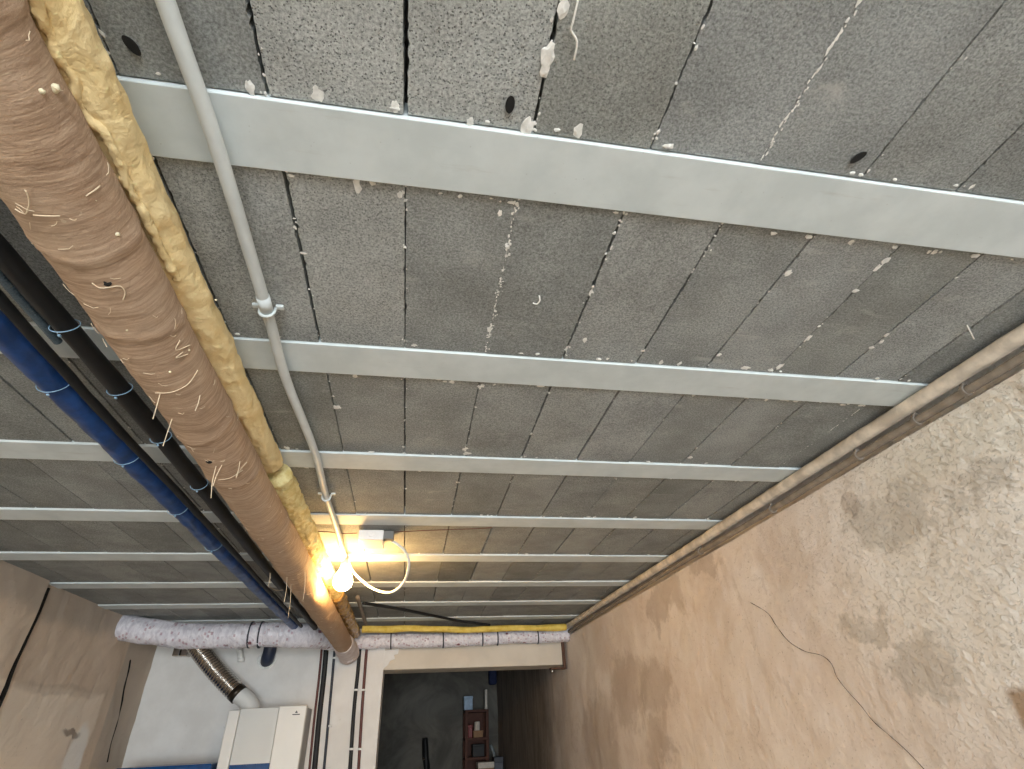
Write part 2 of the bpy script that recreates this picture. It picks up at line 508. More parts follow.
def block_face_loop(u0, u1, v0, v1, g0, g1, seed):
    """outline of one block underside with crumbly long edges"""
    n = 60; rnd = random.Random(seed)
    def jag(): return abs(rnd.gauss(0, 0.0008)) + (rnd.random() < 0.12) * rnd.uniform(0.0005, 0.003)
    L = [(u0 + g0 + jag(), v0 + (v1 - v0) * i / n) for i in range(n + 1)]
    Rr = [(u1 - g1 - jag(), v0 + (v1 - v0) * i / n) for i in range(n + 1)]
    return L, Rr


FILLED = {(1, 1), (0, 3), (2, 7)}
rows = list(range(-7, 9))
for r in rows:
    va = V0 + (r - 1) * VP + BW - 0.004 if r != 0 else V0 - VP + BW - 0.004
    vb = V0 + r * VP + 0.004
    va = V0 + (r - 1) * VP + BW + 0.0005
    if va > YF + 0.05: continue
    vb = min(V0 + r * VP + 0.0025, YF + 0.1)
    for cidx in range(-11, 9):
        u0 = U0 + UP * cidx; u1 = u0 + UP
        if u1 < XL - 0.05 or u0 > 1.5: continue
        rnd = random.Random(r * 97 + cidx)
        g, wm, gr = tints.get((r, cidx), (rnd.choice([108, 114, 118, 122, 128]), rnd.choice([0, 0, 2, 4]), rnd.uniform(0.5, 0.9)))
        g = 112 + (g - 118) * 0.8 + 40
        wm *= 0.4
        c = lin((g + wm * 0.7 - 2, g + wm * 0.5 + 1, g - wm * 0.3 - 1))
        ga = random.Random(r * 31 + cidx * 7).choice([0.0007, 0.0015, 0.002, 0.0026])
        gb = random.Random(r * 31 + (cidx + 1) * 7).choice([0.0007, 0.0015, 0.002, 0.0026])
        if (r, cidx) in FILLED: ga = -0.001
        if (r, cidx + 1) in FILLED: gb = -0.001
        L, Rr = block_face_loop(u0, u1, va, vb, ga, gb, r * 1000 + cidx)
        dz = rnd.uniform(-0.0015, 0.0015)
        zb = ZC + 0.007 + dz; zt = ZC + 0.047
        lb = [bm.verts.new((x, y, zb)) for x, y in L]; rb = [bm.verts.new((x, y, zb)) for x, y in Rr]
        lt = [bm.verts.new((x, y, zt)) for x, y in L]; rt = [bm.verts.new((x, y, zt)) for x, y in Rr]
        fs = []
        for i in range(len(L) - 1):
            fs.append(bm.faces.new((lb[i], lb[i + 1], rb[i + 1], rb[i])))
            fs.append(bm.faces.new((lb[i], lt[i], lt[i + 1], lb[i + 1])))
            fs.append(bm.faces.new((rb[i], rb[i + 1], rt[i + 1], rt[i])))
        fs.append(bm.faces.new((lb[0], rb[0], rt[0], lt[0])))
        fs.append(bm.faces.new((lb[-1], lt[-1], rt[-1], rb[-1])))
        for f in fs:
            for l in f.loops: l[tl] = (c[0], c[1], c[2], gr)
o = link_mesh('block_infill', bm, M['block'], ceil_top); tag(o, 'rows of grey concrete blocks between the beams')
for k in range(-7, 8):
    y0 = V0 + k * VP
    bm = bmesh.new()
    box(bm, (XL - 0.1, y0 + 0.0055, ZC), (1.6, y0 + BW - 0.0025, ZC + 0.06), 0.0016)
    link_mesh('concrete_beam', bm, M['beam'], ceil_top)

# crumbs and smears of mortar squeezed out of the joints
bm = bmesh.new()
heavy = {(0, 1): 34, (0, 2): 20, (0, -1): 10, (0, 0): 3, (0, 3): 8, (0, 4): 6, (1, -1): 14, (1, 0): 16, (1, 1): 60, (1, 2): 26, (1, 3): 14, (1, 4): 5, (1, 5): 8, (2, 0): 8, (2, 1): 6}
for r in range(0, 8):
    va = V0 + (r - 1) * VP + BW; vb = V0 + r * VP
    for cidx in range(-4, 8):
        n = heavy.get((r, cidx), random.choice([2, 4, 7]))
        for _ in range(n):
            y = random.uniform(va, vb)
            if random.random() < 0.3: y = random.choice([va + random.uniform(0, .03), vb - random.uniform(0, .03)])
            s = random.uniform(0.001, 0.003) * (1.5 if random.random() < 0.1 else 1)
            blob(bm, (U0 + UP * cidx + random.gauss(0, 0.003), y, ZC + 0.006), s, 1, (1, random.uniform(0.8, 1.8), 0.35), 0.45)
    for _ in range(34):          # along the beams
        y = va + random.uniform(0.003, 0.012) if random.random() < 0.6 else vb - random.uniform(0.003, 0.010)
        blob(bm, (random.uniform(-0.7, 1.4), y, ZC + 0.006), random.uniform(0.002, 0.006), 1, (random.uniform(0.8, 2.2), 0.9, 0.45), 0.3)
# bigger lumps seen near the top of the picture
for (r, ci) in FILLED:
    va = V0 + (r - 1) * VP + BW; vb = V0 + r * VP
    for k in range(70):
        blob(bm, (U0 + UP * ci + random.gauss(0, 0.0022), va + (vb - va) * (k + random.random()) / 70, ZC + 0.0068), random.uniform(0.0014, 0.0042), 1, (0.7, 1.5, 0.16), 0.5)
for _ in range(70):
    r = random.choice([0, 1, 1, 1, 2, 2, 3]); va = V0 + (r - 1) * VP + BW; vb = V0 + r * VP
    ci = random.choice([-1, 0, 1, 1, 2, 3, 4, 5, 6])
    if random.random() < 0.5: q = (U0 + UP * ci + random.gauss(0, 0.006), random.uniform(va, vb), ZC + 0.0065)
    else: q = (random.uniform(-0.6, 1.35), random.choice([va + 0.012, vb - 0.010]), ZC + 0.0065)
    blob(bm, q, random.uniform(0.005, 0.012), 2, (random.uniform(0.5, 1.1), random.uniform(0.5, 1.3), 0.07), 0.5)
for (px, py, s) in ((527, 128, .013), (578, 131, .010), (548, 55, .013), (545, 70, .009), (250, 88, .009), (395, 107, .008), (350, 117, .009), (470, 122, .007), (563, 8, .010), (585, 340, .008), (400, 195, .006), (500, 213, .006), (700, 172, .006)):
    q = at_z(px, py, ZC + 0.006)
    blob(bm, q, s, 2, (0.7, 1.2, 0.15), 0.3)
o = link_mesh('mortar_crumbs', bm, M['mortar'], ceil_top, False); tag(o, 'pale mortar crumbs along the joints', kind='stuff')

# empty fixing holes and bits of wire left in the blocks
for (px, py, ang) in ((132, 45, 0.5), (510, 104, 0.0), (858, 157, -0.6)):
    q = at_z(px, py, ZC + 0.0055)
    bm = bmesh.new()
    g = bmesh.ops.create_cone(bm, cap_ends=True, segments=24, radius1=0.008, radius2=0.006, depth=0.004)
    bmesh.ops.scale(bm, vec=(0.9, 1.7, 1), verts=bm.verts)
    bmesh.ops.rotate(bm, matrix=Matrix.Rotation(-ang, 3, 'Z'), verts=bm.verts)
    bmesh.ops.translate(bm, vec=q, verts=bm.verts)
    link_mesh('fixing_hole', bm, M['hole'], ceil_top, False)


def ceiling_hook(name, pix, rad, mat, label, cat, zoff=0.006):
    pts = [at_z(px, py, ZC + 0.007 - (zoff if i not in (0,) else 0)) for i, (px, py) in enumerate(pix)]
    o = tube(name, pts, rad, mat, None, 8, 0.004)
    return tag(o, label, cat)


ceiling_hook('hook', [(539, 295), (540, 300), (537, 304), (533, 303)], 0.0018, M['hook'], 'small white curved hook sticking out of a dark ceiling block', 'hook')
ceiling_hook('plastic_strip', [(578, 0), (573, 22), (571, 30), (577, 42), (574, 60)], 0.0015, M['hook'], 'thin pale strip stuck to the ceiling block at the top', 'strip')
ceiling_hook('wire_stub', [(967, 325), (971, 333), (974, 339)], 0.0016, M['hook'], 'short pale wire stub hanging from a block near the right wall', 'wire', 0.012)

# ------------------------------------------------------------------ walls and floor
tag(new_box('floor', (XL - 0.3, YN - 2.0, -0.12), (1.9, YD + 0.2, 0.0), M['floor']), kind='structure')


def grid_wall(name, fn, ny, nz, mat, thick_dir):
    """gently uneven plaster surface; fn(i/ny, j/nz) -> point, extruded outwards to a solid slab"""
    bm = bmesh.new()
    vs = [[bm.verts.new(fn(i / ny, j / nz)) for j in range(nz + 1)] for i in range(ny + 1)]
    fs = []
    for i in range(ny):
        for j in range(nz): fs.append(bm.faces.new((vs[i][j], vs[i + 1][j], vs[i + 1][j + 1], vs[i][j + 1])))
    r = bmesh.ops.extrude_face_region(bm, geom=fs)
    for v in r['geom']:
        if isinstance(v, bmesh.types.BMVert): v.co += Vector(thick_dir)
    o = link_mesh(name, bm, mat, None, False)
    return tag(o, kind='structure')


def right_fn(a, b):
    y = YN + (YD + 0.1 - YN) * a; z = (ZC - 0.080) * b / 0.96 if b <= 0.96 else ZC - 0.080 + 0.13 * (b - 0.96) / 0.04
    d = noise.fractal(Vector((0, y * 2.0, z * 2.0)), 0.7, 2.0, 5) * 0.007
    rough = max(0.0, 1 - abs(y - 0.9) / 1.3)
    d += rough * max(0, noise.noise(Vector((3, y * 22, z * 28))) - 0.25) * 0.005
    d += rough * max(0, noise.noise(Vector((7, y * 60, z * 70))) - 0.1) * 0.005
    if z > ZC - 0.088 and y < YF: d = -0.07      # the render stops short of the ceiling
    return Vector((wall_right_x(y) - d, y, z))


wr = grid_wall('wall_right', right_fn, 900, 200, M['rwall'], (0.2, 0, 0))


def left_fn(a, b):
    y = YN + (YF + 0.1 - YN) * a; z = (ZC + 0.05) * b
    d = noise.fractal(Vector((9, y * 2.4, z * 2.4)), 0.7, 2.0, 5) * 0.008
    if y < 3.40: d += 0.03
    return Vector((XL + d, y, z))


wl = grid_wall('wall_left', left_fn, 360, 90, M['lwall'], (-0.2, 0, 0))
# open vertical joint in the left wall and the crack next to the corner
def on_left(px, py, x=XL):
    v = ray(px, py); v = v * (x / v.x); return Vector((v.x, v.y, v.z + CAMZ))
ys = 3.43
pts = [Vector((XL + 0.004, ys + 0.008 * math.sin(i * 1.7), ZC - 0.02 - i * 0.12)) for i in range(20)]
o = tube('open_joint', pts, lambda s, a: 0.024 + 0.006 * noise.noise(Vector((s * 9, a, 0))), M['gap'], wl, 10, 0.03, 0.5)
pts = [on_left(px, py) + Vector((0.002, 0, 0)) for px, py in ((130, 660), (128, 672), (124, 688), (121, 705), (116, 725), (110, 745), (107, 762))]
tube('crack', pts, lambda s, a: 0.007 + 0.004 * noise.noise(Vector((s * 13, 0, 0))), M['gap'], wl, 8, 0.02, 0.6)

# crack in the right wall
pts = []
for (px, py) in ((752, 602), (768, 612), (776, 625), (790, 640), (806, 652), (822, 655), (832, 664), (838, 676), (850, 692), (862, 705), (874, 722), (890, 735), (905, 748), (925, 768), (948, 800)):
    q = on_right(px + random.uniform(-1, 1), py + random.uniform(-1, 1)); q.x -= 0.004; pts.append(q)
o = tube('crack', pts, lambda s, a: 0.0010 + 0.0012 * noise.noise(Vector((s * 30, 0, 5))), simple('dusty_crack', (84, 68, 56), 0.95), wr, 6, 0.01)

# far wall: white painted part, doorway, beige lintel
bm = bmesh.new()
box(bm, (XL - 0.1, YF, 0.0), (DX0, YB, ZC + 0.05), 0.004)
wf = link_mesh('wall_far', bm, M['white']); tag(wf, kind='structure')
bm = bmesh.new()
box(bm, (DX0 - 0.02, YF + 0.012, LZ), (wall_right_x(YF) - 0.012, YB, ZC + 0.05), 0.006)
lt = link_mesh('trim_1', bm, M['lintel']); tag(lt, 'beige rendered lintel over the dark doorway', kind='structure')
# ragged end of the white paint on the lintel
bm = bmesh.new()
outl = [(383, 651), (399, 649), (398, 654), (394, 655), (395, 659), (390, 661), (388, 665), (383, 669)]
vv = [bm.verts.new(at_y(px, py, YF + 0.012)) for px, py in outl]
f = bm.faces.new(vv)
r = bmesh.ops.extrude_face_region(bm, geom=[f])
for v in r['geom']:
    if isinstance(v, bmesh.types.BMVert): v.co += Vector((0, -0.010, 0))
link_mesh('paint_edge', bm, M['white'], lt)
# jamb lining on the right of the doorway: slim rusty angle with a bracket
t0 = empty('steel_angle', (wall_right_x(YF) - 0.03, YF - 0.02, LZ), 'slim rusty steel angle at the right end of the lintel', 'bracket')
xw = wall_right_x(YF)
new_box('upright', (xw - 0.048, YF - 0.012, LZ - 0.02), (xw - 0.020, YF + 0.010, LZ + 0.235), M['rust'], t0, 0.002)
new_box('foot_plate', (xw - 0.16, YF - 0.012, LZ - 0.034), (xw - 0.020, YF + 0.06, LZ - 0.020), M['rust'], t0, 0.002)
bm = bmesh.new(); g = bmesh.ops.create_uvsphere(bm, u_segments=12, v_segments=8, radius=0.017)
bmesh.ops.translate(bm, vec=(xw - 0.15, YF - 0.0, LZ - 0.05), verts=bm.verts)
tag(link_mesh('bolt', bm, M['chrome'], t0, True), 'bright bolt head')

# dark room behind
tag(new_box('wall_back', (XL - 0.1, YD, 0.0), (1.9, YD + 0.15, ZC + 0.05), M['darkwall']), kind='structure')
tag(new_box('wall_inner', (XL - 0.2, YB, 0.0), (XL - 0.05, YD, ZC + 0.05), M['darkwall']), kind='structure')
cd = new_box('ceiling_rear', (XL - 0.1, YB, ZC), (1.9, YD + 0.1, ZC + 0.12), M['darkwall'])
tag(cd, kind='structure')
# garage opening behind the photographer
bm = bmesh.new()
box(bm, (XL - 0.2, YN - 0.2, 2.20), (1.9, YN, ZC + 0.16))
box(bm, (XL - 0.2, YN - 0.2, 0.0), (-1.05, YN, 2.20))  # unseen left pier, widened to cut daylight on the left ceiling
box(bm, (1.45, YN - 0.2, 0.0), (1.9, YN, 2.20))
tag(link_mesh('wall_entrance', bm, M['lwall']), kind='structure')

# ------------------------------------------------------------------ right wall: pipe and cable under the ceiling
def edge_pts(pix, X0):
    out = []
    for (px, py) in pix:
        v = ray(px, py); k = (X0) / (v.x + 0.0175 * v.y); out.append(Vector((v.x * k, v.y * k, v.z * k + CAMZ)))
    return out


def lump(r, amp, fr, seed=0.0):
    return lambda s, a: r + amp * noise.noise(Vector((s * fr, math.cos(a) * 2 + seed, math.sin(a) * 2)))


ys_ = [-1.5, 0.2, 0.8, 1.4, 2.0, 2.8, 3.6, 4.4, 5.02]
pts = [Vector((wall_right_x(y) - 0.026, y, ZC - 0.026 - 0.002 * math.sin(y * 3))) for y in ys_]
o = tube('wall_pipe', pts, lump(0.0215, 0.003, 14), M['bead'], None, 16, 0.03)
tag(o, 'beige plaster-coated pipe along the top of the right wall', 'pipe')
pts = [Vector((wall_right_x(y) - 0.012, y, ZC - 0.070 - 0.003 * math.sin(y * 4))) for y in ys_]
cab = empty('wall_cable', (1.44, 1.0, ZC - 0.08), 'thin grey cable clipped to the right wall under the plaster-coated pipe', 'cable')
tube('sheath', pts, lump(0.0120, 0.0015, 11, 3), M['lath'], cab, 12, 0.03)
for (px, py) in ((962, 389), (914, 420), (854, 451), (770, 508), (700, 556)):
    v = ray(px, py); k = 1.466 / (v.x + 0.0175 * v.y); y = v.y * k
    c = Vector((wall_right_x(y) - 0.012, y, ZC - 0.070 - 0.003 * math.sin(y * 4)))
    bm = bmesh.new()
    sweep(bm, [c + Vector((0, -0.006, 0)), c + Vector((0, 0.006, 0))], 0.0165, 14)
    box(bm, (c.x - 0.004, y - 0.006, c.z + 0.010), (c.x + 0.012, y + 0.006, c.z + 0.026), 0.002)
    link_mesh('cable_clip', bm, M['lath'], cab)
# dark shadow gap filler between pipe and wall is real air; nothing modelled there

# ------------------------------------------------------------------ big brown pipe and the yellow one
PR = 0.066
PX, PZ, PY0 = -0.509, CAMZ + 0.643, 2.0


def pipe_axis(y): return Vector((PX + 0.005 * (y - PY0), y, PZ - 0.0115 * (y - PY0)))


def on_pipe(px, py, r=PR):
    v = ray(px, py)
    # march to the cylinder
    best = None
    lo, hi = 0.1, 7.0
    k = lo
    while k < hi:
        p = v * k + Vector((0, 0, CAMZ)); a = pipe_axis(p.y)
        if math.hypot(p.x - a.x, p.z - a.z) < r: return p
        k += 0.002
    # closest approach
    k = lo; bd = 9
    while k < hi:
        p = v * k + Vector((0, 0, CAMZ)); a = pipe_axis(p.y); d = math.hypot(p.x - a.x, p.z - a.z)
        if d < bd: bd, best = d, p
        k += 0.002
    return best


brown = empty('insulated_pipe', pipe_axis(2.0), 'large brown gauze-wrapped pipe running under the ceiling to the far wall', 'pipe')
seams = [0.35 + 0.001, 0.62, 0.83, 1.18, 1.45, 1.9, 2.35, 2.75, 3.3]


def brown_rad(s, a):
    y = s - 0.6
    r = PR + 0.0030 * noise.noise(Vector((y * 6, math.cos(a) * 1.6, math.sin(a) * 1.6))) + 0.0012 * noise.noise(Vector((y * 40, math.cos(a) * 4, math.sin(a) * 4)))
    ph = (y * 9 + a / (2 * PI) + 0.35 * noise.noise(Vector((y * 2, math.cos(a), math.sin(a) + 4)))) % 1.0   # overlapping wraps
    r += 0.0006 * (1 - ph)
    for q in seams:
        d = y - q - 0.02 * math.sin(a + q * 9)
        if -0.03 < d < 0.004: r += 0.0028 * (1 + d / 0.03)
    return r


bm = bmesh.new()
sweep(bm, [pipe_axis(-0.6 + i * 0.0075) for i in range(int(5.35 / 0.0075))], brown_rad, 56)
link_mesh('wrap', bm, M['jute'], brown, True)
# clear plastic hood over the far end
hood_y0 = 4.52
bm = bmesh.new()
def hood_rad(s, a): return PR + 0.004 + 0.005 * noise.noise(Vector((s * 20, math.cos(a) * 3, math.sin(a) * 3))) + 0.012 * min(1, s / 0.25)
hp = [pipe_axis(hood_y0 + i * 0.012) for i in range(35)] + [pipe_axis(4.95) + Vector((0.004, 0.01, -0.01)), pipe_axis(4.97) + Vector((0.008, 0.02, -0.025))]
sweep(bm, hp, hood_rad, 32)
link_mesh('end_hood', bm, mat_wool('cloudy_film', (214, 198, 194), (238, 228, 226), 14, 0.7), brown, True)
# dots of foam
for (px, py, s) in ((41, 91, .0035), (54, 88, .0055), (117, 234, .0035), (95, 200, .002), (216, 300, .002), (127, 330, .002), (170, 372, .002), (182, 405, .002), (188, 350, .003)):
    q = on_pipe(px, py); bm = bmesh.new(); blob(bm, q, s, 2, (1.2, 1, 0.9), 0.2)
    link_mesh('foam_dot', bm, M['dot'], brown, True)
# loose fibres lying on the wrap
for pix in ([(25, 190), (28, 196), (29, 205), (25, 214), (15, 209)], [(112, 287), (120, 286), (125, 292), (123, 300)], [(60, 216), (46, 216), (33, 215)], 
            [(155, 393), (172, 392), (188, 384), (198, 370)], [(180, 340), (176, 350), (190, 345)], [(183, 352), (176, 358), (188, 354)], [(218, 480), (230, 478), (243, 470)], [(92, 283), (100, 288), (112, 287)], [(268, 585), (275, 590), (283, 590)],
            [(247, 462), (240, 470), (236, 478)], [(86, 196), (95, 190), (100, 186)]):
    pts = [on_pipe(px, py, PR + 0.004) for px, py in pix]
    tube('loose_fibre', pts, 0.0009, M['thread'], brown, 6, 0.004)
# fibres hanging free
for (a, b) in (((160, 394), (153, 419)), ((200, 395), (195, 411)), ((172, 419), (163, 446)), ((216, 466), (211, 498)), ((222, 465), (213, 486)), ((240, 461), (236, 478)),
               ((270, 573), (268, 587)), ((287, 577), (284, 602)), ((291, 585), (288, 618)), ((305, 572), (303, 600))):
    p = on_pipe(a[0], a[1], PR + 0.002)
    q = at_y(b[0], b[1], p.y)
    mid = p.lerp(q, 0.5) + Vector((random.uniform(-.004, .004), random.uniform(-.004, .004), 0))
    tube('loose_fibre', [p, mid, q], 0.0010, M['thread'], brown, 6, 0.006)
bm = bmesh.new()
rf = random.Random(3)
for _ in range(110):
    y = 0.25 + 3.6 * rf.random() ** 1.5; a0 = rf.uniform(-2.6, 0.3); ln = rf.uniform(0.006, 0.022); dr = rf.uniform(-1.2, 1.2)
    ps = []
    for k in range(4):
        t_ = k / 3; yy = y + ln * t_ * math.sin(dr) + 0.002 * math.sin(t_ * 5 + a0); aa = a0 + ln * t_ * math.cos(dr) / PR
        c = pipe_axis(yy); rr = PR + 0.003 + 0.004 * t_ * rf.random()
        ps.append(c + Vector((math.cos(aa) * rr, 0, math.sin(aa) * rr)))
    sweep(bm, ps, 0.00055, 5, False)
o = link_mesh('fuzz', bm, M['thread'], brown, True); tag(o, kind='stuff')
# torn hole with dark inside
for (px, py) in ((168, 286), (207, 460)):
    px2 = {168: 106, 207: 209}[px]; py2 = {168: 284, 207: 462}[px]
    q = on_pipe(px2, py2); bm = bmesh.new(); blob(bm, q, 0.006, 2, (1.3, 1.2, 0.5), 0.35)
    link_mesh('torn_hole', bm, M['hole'], brown, True)


# yellow insulated pipe, tucked between the brown one and the ceiling
YR = 0.036
def solve_yx(px, r, zc):
    """x of the axis of a pipe parallel to the room whose right silhouette passes pixel (px, 0)"""
    n = ray(px, 0).cross(ray(403.97, 738.17)).normalized()
    # n . (x,0,zc-CAMZ) = -+ r ; choose the pipe lying left of the line
    xs = [(s * r - n.z * (zc - CAMZ)) / n.x for s in (1, -1)]
    return min(xs)
YZ = ZC - 0.046
YX = solve_yx(83, YR, YZ)
yel = empty('yellow_insulated_pipe', (YX, 2.0, YZ), 'yellow wool-jacketed pipe between the brown pipe and the ceiling', 'pipe')
def yel_rad(s, a):
    return YR + 0.006 * noise.noise(Vector((s * 8, math.cos(a) * 1.5, math.sin(a) * 1.5))) + 0.005 * noise.noise(Vector((s * 34, math.cos(a) * 3, math.sin(a) * 3)))
bm = bmesh.new()
sweep(bm, [Vector((YX, -0.6 + i * 0.01, YZ)) for i in range(int((1.66 + 0.6) / 0.01))], yel_rad, 40)
link_mesh('smooth_jacket', bm, M['wool'], yel, True)
def yel_rad2(s, a):
    return YR + 0.006 + 0.005 * noise.noise(Vector((s * 12, math.cos(a) * 2, math.sin(a) * 2))) + 0.006 * noise.noise(Vector((s * 55, math.cos(a) * 5, math.sin(a) * 5)))
bm = bmesh.new()
YX2 = YX + 0.012
sweep(bm, [Vector((YX2, 1.70 + i * 0.008, YZ - 0.012)) for i in range(int(1.75 / 0.008))], yel_rad2, 48)
o = link_mesh('tufted_jacket', bm, M['wool_rough'], yel, True); tag(o, 'paler tufted yellow jacket')
def foil_rad(s, a):
    return YR + 0.010 + 0.010 * noise.noise(Vector((s * 14, math.cos(a) * 2.5, math.sin(a) * 2.5)))
bm = bmesh.new()
sweep(bm, [Vector((YX2 + 0.008, 3.40 + i * 0.012, YZ - 0.020)) for i in range(int(1.45 / 0.012))], foil_rad, 40)
o = link_mesh('film_wrap', bm, M['foil'], yel, True); tag(o, 'crinkled golden film')
# torn flaps of wool along the near jacket
lip = [at_z(px, py, YZ - YR - 0.001) for px, py in ((22, -40), (34, 0), (46, 30), (58, 58), (72, 78), (80, 102), (92, 122), (106, 134), (118, 160), (130, 188), (144, 214), (160, 246), (178, 280))]
o = tube('rolled_edge', lip, lambda s_, a_: 0.0062 + 0.0045 * noise.noise(Vector((s_ * 45, a_ * 0.3, 2))) + 0.003 * noise.noise(Vector((s_ * 110, math.cos(a_) * 2, math.sin(a_) * 2))), M['wool'], yel, 14, 0.004)
tag(o, 'torn rolled edge of the yellow jacket')

# ------------------------------------------------------------------ bundle on the left
def run(y0px, Y0, Y1, zc, wav=0.0, seed=0.0, bend=None, n=40):
    """axis of a pipe parallel to the room passing through picture row y0px at x = 0"""
    n_ = ray(0, y0px).cross(ray(403.97, 738.17)).normalized()
    x = -n_.z * (zc - CAMZ) / n_.x
    pts = []
    for i in range(n + 1):
        y = Y0 + (Y1 - Y0) * i / n
        p = Vector((x + wav * noise.noise(Vector((y * 1.3, seed, 0))), y, zc + wav * 0.6 * noise.noise(Vector((y * 1.1, seed, 5)))))
        if bend: p += bend(y)
        pts.append(p)
    return pts


blue_pts = run(327, -0.6, 4.41, ZC - 0.072, 0.004, 1)
blue = tube('blue_pipe', blue_pts, lambda s, a: 0.0295 + 0.003 * noise.noise(Vector((s * 16, math.cos(a) * 2, math.sin(a) * 2))) + 0.0015 * noise.noise(Vector((s * 50, math.cos(a) * 4, math.sin(a) * 4))), M['blue'], None, 28, 0.012)
tag(blue, 'dark blue film-wrapped pipe, leftmost of the bundle under the ceiling', 'pipe')
bkb_pts = run(300, -0.6, 4.41, ZC - 0.078, 0.006, 3)
tag(tube('black_pipe', bkb_pts, lump(0.0110, 0.002, 12), M['black'], None, 16, 0.02), 'thin black pipe pressed against the blue pipe', 'pipe')
bka_pts = run(256, -0.6, 4.42, ZC - 0.084, 0.004, 9, lambda y: Vector((0.022 * min(1, max(0, (y - 0.55) / 0.8)), 0, 0)))
tag(tube('black_pipe', bka_pts, lambda s, a: 0.0145 + 0.007 * min(1, max(0, (s - 0.9) / 1.0)) + 0.002 * noise.noise(Vector((s * 10, math.cos(a) * 2, math.sin(a) * 2))), M['black'], None, 20, 0.02), 'thick black foam-clad pipe beside the brown pipe', 'pipe')
cor_pts = run(276, -0.6, at_z(66, 342, ZC - 0.085).y, ZC - 0.085, 0.002, 6)
def corr_rad(s, a): return 0.0075 + 0.0011 * math.sin(s * 2 * PI / 0.0055)
bm = bmesh.new(); sweep(bm, resample([cor_pts[0], cor_pts[-1]], 0.0014), corr_rad, 16)
tag(link_mesh('corrugated_conduit', bm, M['corr'], None, True), 'ribbed grey-blue conduit at the left edge beside the thick black pipe', 'conduit')


def nearest(pts, px, py):
    best, bd = None, 1e9
    for i in range(len(pts)):
        p = pts[i] - Vector((0, 0, CAMZ)); c = Vector((p.dot(_r), p.dot(_d), p.dot(_f)))
        if c.z <= 0.05: continue
        d = (512 + FPX * c.x / c.z - px) ** 2 + (384.5 + FPX * c.y / c.z - py) ** 2
        if d < bd: best, bd = i, d
    return pts[best]


def ring_tie(c, r, label, tail=None, group='pale ties on the bundle'):
    bm = bmesh.new()
    n = 28; path = [c + Vector((math.cos(2 * PI * k / n) * r, 0.010 * math.sin(2 * PI * k / n), math.sin(2 * PI * k / n) * r)) for k in range(n + 1)]
    sweep(bm, path, 0.0010, 6, False)
    t = link_mesh('cable_tie', bm, M['tie'], None, True)
    tag(t, label, 'cable tie', group)
    bm = bmesh.new(); box(bm, (c.x - 0.0025, c.y - 0.003, c.z - r - 0.003), (c.x + 0.0025, c.y + 0.003, c.z - r + 0.001), 0.0008)
    link_mesh('tie_head', bm, M['tie'], t)
    return t


bl = resample(blue_pts, 0.01); ba = resample(bka_pts, 0.01)
for (px, py, lab) in ((52, 383, 'pale tie round the blue pipe nearest the left picture edge'), (124, 458, 'pale tie round the middle of the blue pipe by a beam'), (176, 508, 'pale tie round the blue pipe below the second beam in the shade'), (212, 545, 'farthest pale tie round the blue pipe')):
    ring_tie(nearest(bl, px, py), 0.0335, lab)
for (px, py, lab) in ((48, 338, 'pale blue tie round the thick black pipe where the ribbed conduit ends'), (113, 395, 'pale blue tie round the black pipe beside the brown wrap'), (152, 444, 'pale blue tie round the black pipe behind hanging fibres'), (196, 486, 'farthest tie round the thick black pipe')):
    ring_tie(nearest(ba, px, py), 0.0245, lab)

# ------------------------------------------------------------------ conduit, lamp, junction box
cz = ZC - 0.017
cpix = [(165, 0), (217, 147), (267, 311), (286, 379), (314, 450), (326, 496), (336, 526), (346, 561)]
cpts = [at_z(px, py, cz) for px, py in cpix]
d0 = (cpts[1] - cpts[0]).normalized()
cpts = [cpts[0] - d0 * 0.7] + cpts
con = empty('ceiling_conduit', cpts[3], 'pale grey plastic conduit running along the ceiling to the bulb', 'conduit')
tube('tube', cpts, 0.0118, M['pvc'], con, 18, 0.03)
p = at_z(267, 311, cz)
cp = resample(cpts, 0.01)
for (px, py) in ((268, 312), (326, 497)):
    c = nearest(cp, px, py)
    bm = bmesh.new()
    n = 20
    pathc = [c + Vector((math.cos(PI + PI * k / n) * 0.0155, 0, math.sin(PI + PI * k / n) * 0.0155)) for k in range(n + 1)]
    pathc = [pathc[0] + Vector((0, 0, 0.010))] + pathc + [pathc[-1] + Vector((0, 0, 0.010))]
    sweep(bm, pathc, 0.0032, 8, True)
    for s in (-1, 1):
        box(bm, (c.x + s * 0.024 - 0.008, c.y - 0.006, ZC - 0.007), (c.x + s * 0.024 + 0.008, c.y + 0.006, ZC - 0.0005), 0.001)
    link_mesh('pipe_clip', bm, M['pvc'], con, True)
# coupler sleeve on the conduit
c = nearest(cp, 263, 296); c2 = nearest(cp, 268, 312)
bm = bmesh.new(); sweep(bm, [c, c2], 0.0135, 18); link_mesh('coupler', bm, M['pvc'], con, True)

